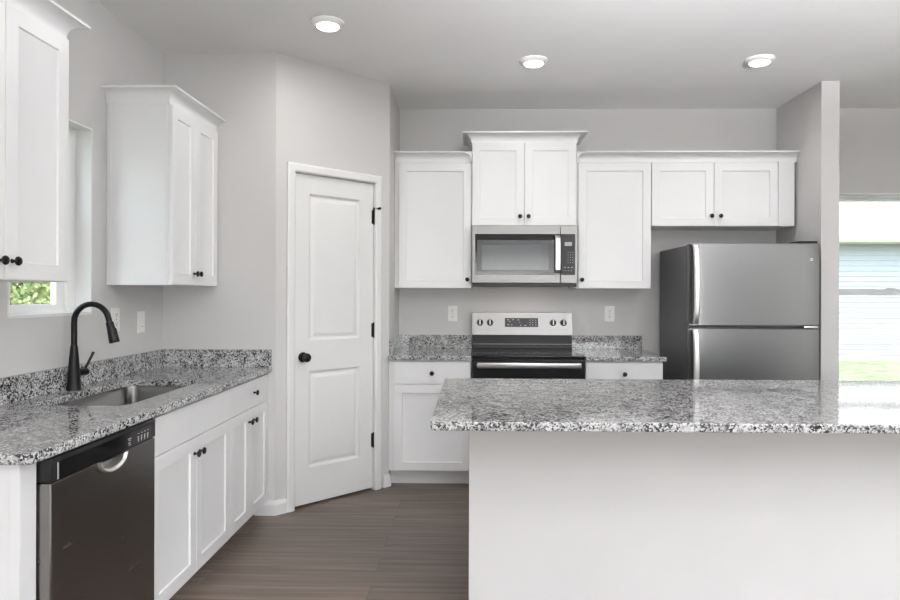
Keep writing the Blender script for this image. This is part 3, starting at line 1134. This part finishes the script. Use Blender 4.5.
for x, y, z in hp:
    loops.append([(x - 0.0185, y, z), (x - 0.015, y - 0.006, z), (x + 0.015, y - 0.006, z), (x + 0.0185, y, z), (x + 0.016, y + 0.008, z), (x - 0.016, y + 0.008, z)])
loft(bm, loops)
obj('handle', bm, M['bright'], mdo)
bm = bmesh.new()
box(bm, 0.6195, MX1, my(4.604), my(4.640), mz(1.386), mz(1.7945), bev=0.003)
mcp = obj('control_panel', bm, M['mwsteel'], mw)
bx('keypad', M['keypad'], mcp, 0.6215, 0.722, my(4.601), my(4.604), mz(1.443), mz(1.733))
bx('display', M['screen'], mcp, 0.648, 0.700, my(4.5998), my(4.601), mz(1.649), mz(1.676))
for r_ in range(5):
    for q in range(3):
        bx('button_mark', M['screen'], mcp, 0.670 + q * 0.0165, 0.675 + q * 0.0165, my(4.6004), my(4.601), mz(1.528 + r_ * 0.0185), mz(1.532 + r_ * 0.0185), smooth=False)
for q in range(3):
    bx('button_mark', M['screen'], mcp, 0.645 + q * 0.025, 0.656 + q * 0.025, my(4.6004), my(4.601), mz(1.494), mz(1.499), smooth=False)
    bx('button_mark', M['screen'], mcp, 0.650 + q * 0.020, 0.658 + q * 0.020, my(4.6004), my(4.601), mz(1.472), mz(1.475), smooth=False)

lamp = bx('cooktop_lamp', M['lamp_warm'], mw, 0.20, 0.54, my(4.655), my(4.715), mz(1.3825), mz(1.386))
d = bpy.data.lights.new('cooktop_glow', 'AREA')
d.shape = 'RECTANGLE'
d.size, d.size_y, d.energy, d.color = 0.34, 0.055, 0.6, (1, 0.90, 0.82)
l = bpy.data.objects.new('cooktop_glow', d)
COL.objects.link(l)
l.parent = mw
l.location = (0.37, my(4.685), mz(1.3815))

# ------------------------------------------------------------------ refrigerator
fr = thing('refrigerator', 'stainless top-freezer refrigerator against the wing wall', 'refrigerator', (1.417, 4.276, 0))


def fy(y): return y - 4.276


FW = 0.855
bx('body', M['darkgrey'], fr, 0.002, FW - 0.004, fy(4.340), fy(4.955), 0.03, 1.634, bev=0.004)
for fx_, fy_ in ((0.05, 4.42), (FW - 0.06, 4.42), (0.05, 4.9), (FW - 0.06, 4.9)):
    bm = bmesh.new()
    lathe(bm, [(0.02, 0), (0.02, 0.030)], 12, Matrix.Translation((fx_, fy(fy_), 0)))
    obj('foot', bm, M['blackplastic'], fr)
bx('toe_grille', M['blackplastic'], fr, 0.01, FW - 0.012, fy(4.32), fy(4.345), 0.025, 0.085)


def fdoor(name, z0, z1):
    """gently bowed door front"""
    bm = bmesh.new()
    n_ = 16
    prof = []
    for k_ in range(n_ + 1):
        t = k_ / n_
        x = 0.004 + (FW - 0.008) * t
        y = fy(4.286) - 0.010 * (1 - (2 * t - 1) ** 2)
        prof.append((x, y))
    prof[0] = (0.004, fy(4.292))
    prof[-1] = (FW - 0.004, fy(4.292))
    pts_ = prof + [(FW - 0.004, fy(4.334)), (0.004, fy(4.334))]
    cx_, cy_ = FW / 2, fy(4.31)
    loops_ = []
    for ins, z in ((0.004, z0), (0.0, z0 + 0.004), (0.0, z1 - 0.004), (0.004, z1)):
        loops_.append([(x + (ins if x < cx_ else -ins), y + (ins if y < cy_ else -ins * 0), z) for x, y in pts_])
    loft(bm, loops_)
    o_ = obj(name, bm, M['fridge'], fr)
    bx('gasket', M['dark'], o_, 0.010, FW - 0.012, fy(4.334), fy(4.340), z0 + 0.01, z1 - 0.01)
    return o_


fz = fdoor('freezer_door', 1.104, 1.645)
fd = fdoor('refrigerator_door', 0.085, 1.086)


def fhandle(parent, z0, z1):
    bm = bmesh.new()
    n_ = 14
    loops_ = []
    for k_ in range(n_ + 1):
        t = k_ / n_
        y = fy(4.274) - 0.032 * max(0.0, sin(pi * t)) ** 0.35
        z = z0 + (z1 - z0) * t
        x = 0.040
        loops_.append([(x - 0.018, y + 0.012, z), (x - 0.019, y, z), (x - 0.012, y - 0.009, z), (x + 0.012, y - 0.009, z), (x + 0.019, y, z), (x + 0.018, y + 0.012, z)])
    loft(bm, loops_)
    o_ = obj('handle', bm, M['bright'], parent)
    o_['label'] = 'bright steel bar handle'


fhandle(fz, 1.112, 1.632)
fhandle(fd, 0.50, 1.078)
for par in (fz,):
    bx('edge_strip', M['dark'], par, 0.0045, 0.0215, fy(4.2835), fy(4.290), 1.112, 1.637)  # dark reflection in the door recess, put in as a dark strip
bx('edge_strip', M['dark'], fd, 0.0045, 0.0215, fy(4.2835), fy(4.290), 0.095, 1.078)  # same painted dark reflection on the lower door
bm = bmesh.new()
lathe(bm, [(0.009, 0), (0.009, 0.002), (0.007, 0.0025), (0.003, 0.0025)], 20, Matrix.Translation((0.797, fy(4.2835), 1.538)) @ Matrix.Rotation(R90, 4, 'X'))
bd = obj('badge', bm, M['bright'], fz)
bm = bmesh.new()
lathe(bm, [(0.0045, 0), (0.0045, 0.0008), (0.001, 0.0008)], 14, Matrix.Translation((0.797, fy(4.2810), 1.538)) @ Matrix.Rotation(R90, 4, 'X'))
obj('badge_mark', bm, M['slot'], bd)
bm = bmesh.new()
box(bm, FW - 0.140, FW - 0.012, fy(4.296), fy(4.42), 1.6455, 1.660, bev=0.003)
obj('hinge_cover', bm, M['blackplastic'], fr)
bm = bmesh.new()
box(bm, FW - 0.100, FW - 0.008, fy(4.292), fy(4.336), 1.089, 1.101, bev=0.002)
obj('middle_hinge', bm, M['bright'], fr)

# ------------------------------------------------------------------ outlets and switch


def duplex(label, loc, rotz, kind='outlet'):
    r = thing('wall_outlet' if kind == 'outlet' else 'light_switch', label, 'outlet' if kind == 'outlet' else 'light switch', loc, rotz, 'outlets and switch on the kitchen walls')
    bm = bmesh.new()
    loft(bm, rect_loops(-0.037, 0.037, -0.060, 0.060, [(0, 0.0), (0, -0.003), (0.003, -0.006), (0.006, -0.006)]))
    obj('cover_plate', bm, M['plate'], r)
    if kind == 'outlet':
        for s in (-1, 1):
            bm = bmesh.new()
            lp = rrect(-0.0165, 0.0165, s * 0.0235 - 0.0145, s * 0.0235 + 0.0145, 0.012, 5)
            loft(bm, [[(x, y_, z) for x, z in lp] for y_ in (-0.006, -0.0078)])
            so = obj('socket', bm, M['plate'], r)
            bm = bmesh.new()
            box(bm, -0.0075, -0.0050, -0.0084, -0.0078, s * 0.0235 - 0.001, s * 0.0235 + 0.008)
            box(bm, 0.0050, 0.0075, -0.0084, -0.0078, s * 0.0235 - 0.001, s * 0.0235 + 0.008)
            box(bm, -0.0025, 0.0025, -0.0084, -0.0078, s * 0.0235 - 0.010, s * 0.0235 - 0.0055)
            obj('slots', bm, M['slot'], so)
        bm = bmesh.new()
        lathe(bm, [(0.003, 0), (0.003, 0.001), (0.001, 0.001)], 10, Matrix.Translation((0, -0.006, 0)) @ Matrix.Rotation(R90, 4, 'X'))
        obj('screw', bm, M['slot'], r)
    else:
        bm = bmesh.new()
        loft(bm, rect_loops(-0.0165, 0.0165, -0.033, 0.033, [(0, -0.006), (0, -0.008), (0.001, -0.0085), (0.002, -0.0085)]))
        obj('rocker', bm, M['plate'], r)
        bm = bmesh.new()
        box(bm, -0.004, 0.004, -0.0093, -0.0085, -0.026, -0.022)
        obj('indicator', bm, M['slot'], r)
    return r


duplex('white duplex outlet on the back wall left of the range', (-0.157, DB, 1.155), 0)
duplex('white duplex outlet on the back wall right of the range', (1.049, DB, 1.157), 0)
duplex('white outlet on the left wall just behind the faucet spout', (XL, 3.291, 1.170), R90)
duplex('white rocker switch on the left wall under the corner cabinet', (XL, 3.548, 1.147), R90, 'switch')

# ------------------------------------------------------------------ ceiling lights


def downlight(label, x, y):
    r = thing('ceiling_light', label, 'ceiling light', (x, y, CEIL), 0, 'round ceiling lights')
    MF = Matrix.Rotation(pi, 4, 'X')
    bm = bmesh.new()
    lathe(bm, [(0.086, 0), (0.085, 0.006), (0.078, 0.014), (0.064, 0.022), (0.060, 0.023), (0.0585, 0.018)], 40, MF)
    obj('trim_ring', bm, M['plate'], r)
    bm = bmesh.new()
    lathe(bm, [(0.058, 0.0185), (0.058, 0.0235), (0.055, 0.028), (0.042, 0.031), (0.02, 0.032)], 36, MF)
    obj('lens', bm, M['lamp'], r)
    d = bpy.data.lights.new('downlight_glow', 'AREA')
    d.shape = 'DISK'
    d.size = 0.10
    d.energy = 4.5
    d.color = (1, 0.985, 0.96)
    l = bpy.data.objects.new('downlight_glow', d)
    COL.objects.link(l)
    l.parent = r
    l.location = (0, 0, -0.033)


downlight('lit round ceiling light in front of the pantry door', -0.765, 3.385)
downlight('lit round ceiling light in front of the microwave', 0.366, 3.95)
downlight('lit round ceiling light beside the wing wall', 1.728, 3.95)
for q, (lx, ly) in enumerate(((0.0, 0.6), (2.4, 0.6), (0.0, -2.2), (2.4, -2.2))):  # four unseen ceiling lights added to fill the room from above
    downlight(('left', 'right', 'rear left', 'rear right')[q] + ' added round ceiling light, out of view, for fill', lx, ly)

# ------------------------------------------------------------------ outside
GZ = -0.30
bm = bmesh.new()
n_ = 24
grid = [[bm.verts.new((-34 + 80 * i / n_, -20 + 80 * j / n_, GZ)) for i in range(n_ + 1)] for j in range(n_ + 1)]
for j in range(n_):
    for i in range(n_):
        bm.faces.new((grid[j][i], grid[j][i + 1], grid[j + 1][i + 1], grid[j + 1][i]))
struct(obj('lawn', bm, M['lawn']), 'sunlit lawn outside the windows', 'lawn')

HY = 16.0
hs = thing('neighbor_house', 'pale lap-sided house across the lawn, seen through the right window', 'house', (3.5, HY, GZ))
bm = bmesh.new()
EZ = 2.66 - GZ
nc = int(EZ / 0.127)
pr = [(6.0, 0.12)]
prof = []
z = 0.16
while z < EZ:
    prof += [(0.0, z), (0.018, z + 0.0005) if False else (0.0, z)]
    z += 0.127
pp = []
z = 0.16
while z < EZ - 0.05:
    pp += [(-0.020, z), (0.0, z + 0.125)]
    z += 0.127
pp = [(5.0, 0.16)] + pp + [(5.0, pp[-1][1])]
loft(bm, [[(x, y, zz_) for y, zz_ in pp] for x in (0.0, 15.0)])
obj('siding', bm, M['siding'], hs, smooth=False)
bx('foundation', M['shingle'], hs, 0.02, 14.98, 0.02, 5.0, 0.0, 0.16, smooth=False)
bm = bmesh.new()
loft(bm, [[(x, -0.50, EZ), (x, -0.50, EZ + 0.03), (x, 4.0, EZ + 2.3), (x, 5.4, EZ + 1.6), (x, 5.4, EZ), ] for x in (-0.4, 15.4)])
obj('roof', bm, M['shingle'], hs, smooth=False)
bm = bmesh.new()
loft(bm, [[(x, -0.52, EZ - 0.14), (x, -0.60, EZ - 0.10), (x, -0.62, EZ + 0.01), (x, -0.50, EZ + 0.01), (x, -0.50, EZ - 0.14)] for x in (-0.4, 15.4)])
obj('gutter', bm, M['fascia'], hs, smooth=False)


def tree(label, x, y, h, rad, leaf, seed):
    rnd = random.Random(seed)
    r = thing('leafy_tree', label, 'tree', (x, y, GZ), 0, 'trees outside the sink window')
    bm = bmesh.new()
    tube(bm, [(0, 0, 0), (0.05, 0.03, h * 0.3), (0.0, 0.05, h * 0.6), (0.05, 0, h * 0.85)], [0.14, 0.11, 0.07, 0.02], 10)
    for q in range(5):
        a = q * 1.3
        tube(bm, [(0.02, 0.03, h * 0.3 + q * 0.1 * h * 0.8), (rad * 0.4 * cos(a), rad * 0.4 * sin(a), h * 0.45 + q * 0.1 * h * 0.8)], [0.05, 0.015], 6)
    obj('trunk', bm, M['bark'], r)
    bm = bmesh.new()
    for _ in range(15000):
        d = Vector((rnd.gauss(0, 1), rnd.gauss(0, 1), rnd.gauss(0, 1))).normalized()
        lump = 0.8 + 0.2 * sin(5 * d.x + seed) * cos(4 * d.z + 2 * d.y)
        s = rad * lump * (0.55 + 0.45 * rnd.random() ** 0.4)
        c = Vector((d.x * s, d.y * s, h * 0.52 + d.z * s * (h * 0.50 / rad)))
        L_ = 0.03 + 0.04 * rnd.random()
        n1 = Vector((rnd.gauss(0, 1), rnd.gauss(0, 1), rnd.gauss(0, 1))).normalized()
        n2 = n1.orthogonal().normalized()
        a, b = n1 * L_, n2 * L_ * 0.55
        bm.faces.new([bm.verts.new(c - a), bm.verts.new(c + b), bm.verts.new(c + a), bm.verts.new(c - b)])
    fo = obj('foliage', bm, M[leaf], r, smooth=False)
    return r


tree('yellow green leafy tree outside the sink window, nearest of three', -8.4, 11.2, 4.2, 1.5, 'leaf1', 1)
tree('mid green leafy tree outside the sink window, right of the yellow one', -8.0, 15.2, 4.6, 1.7, 'leaf2', 2)
tree('taller green tree farther back outside the sink window', -13.8, 19.0, 6.0, 2.8, 'leaf2', 3)
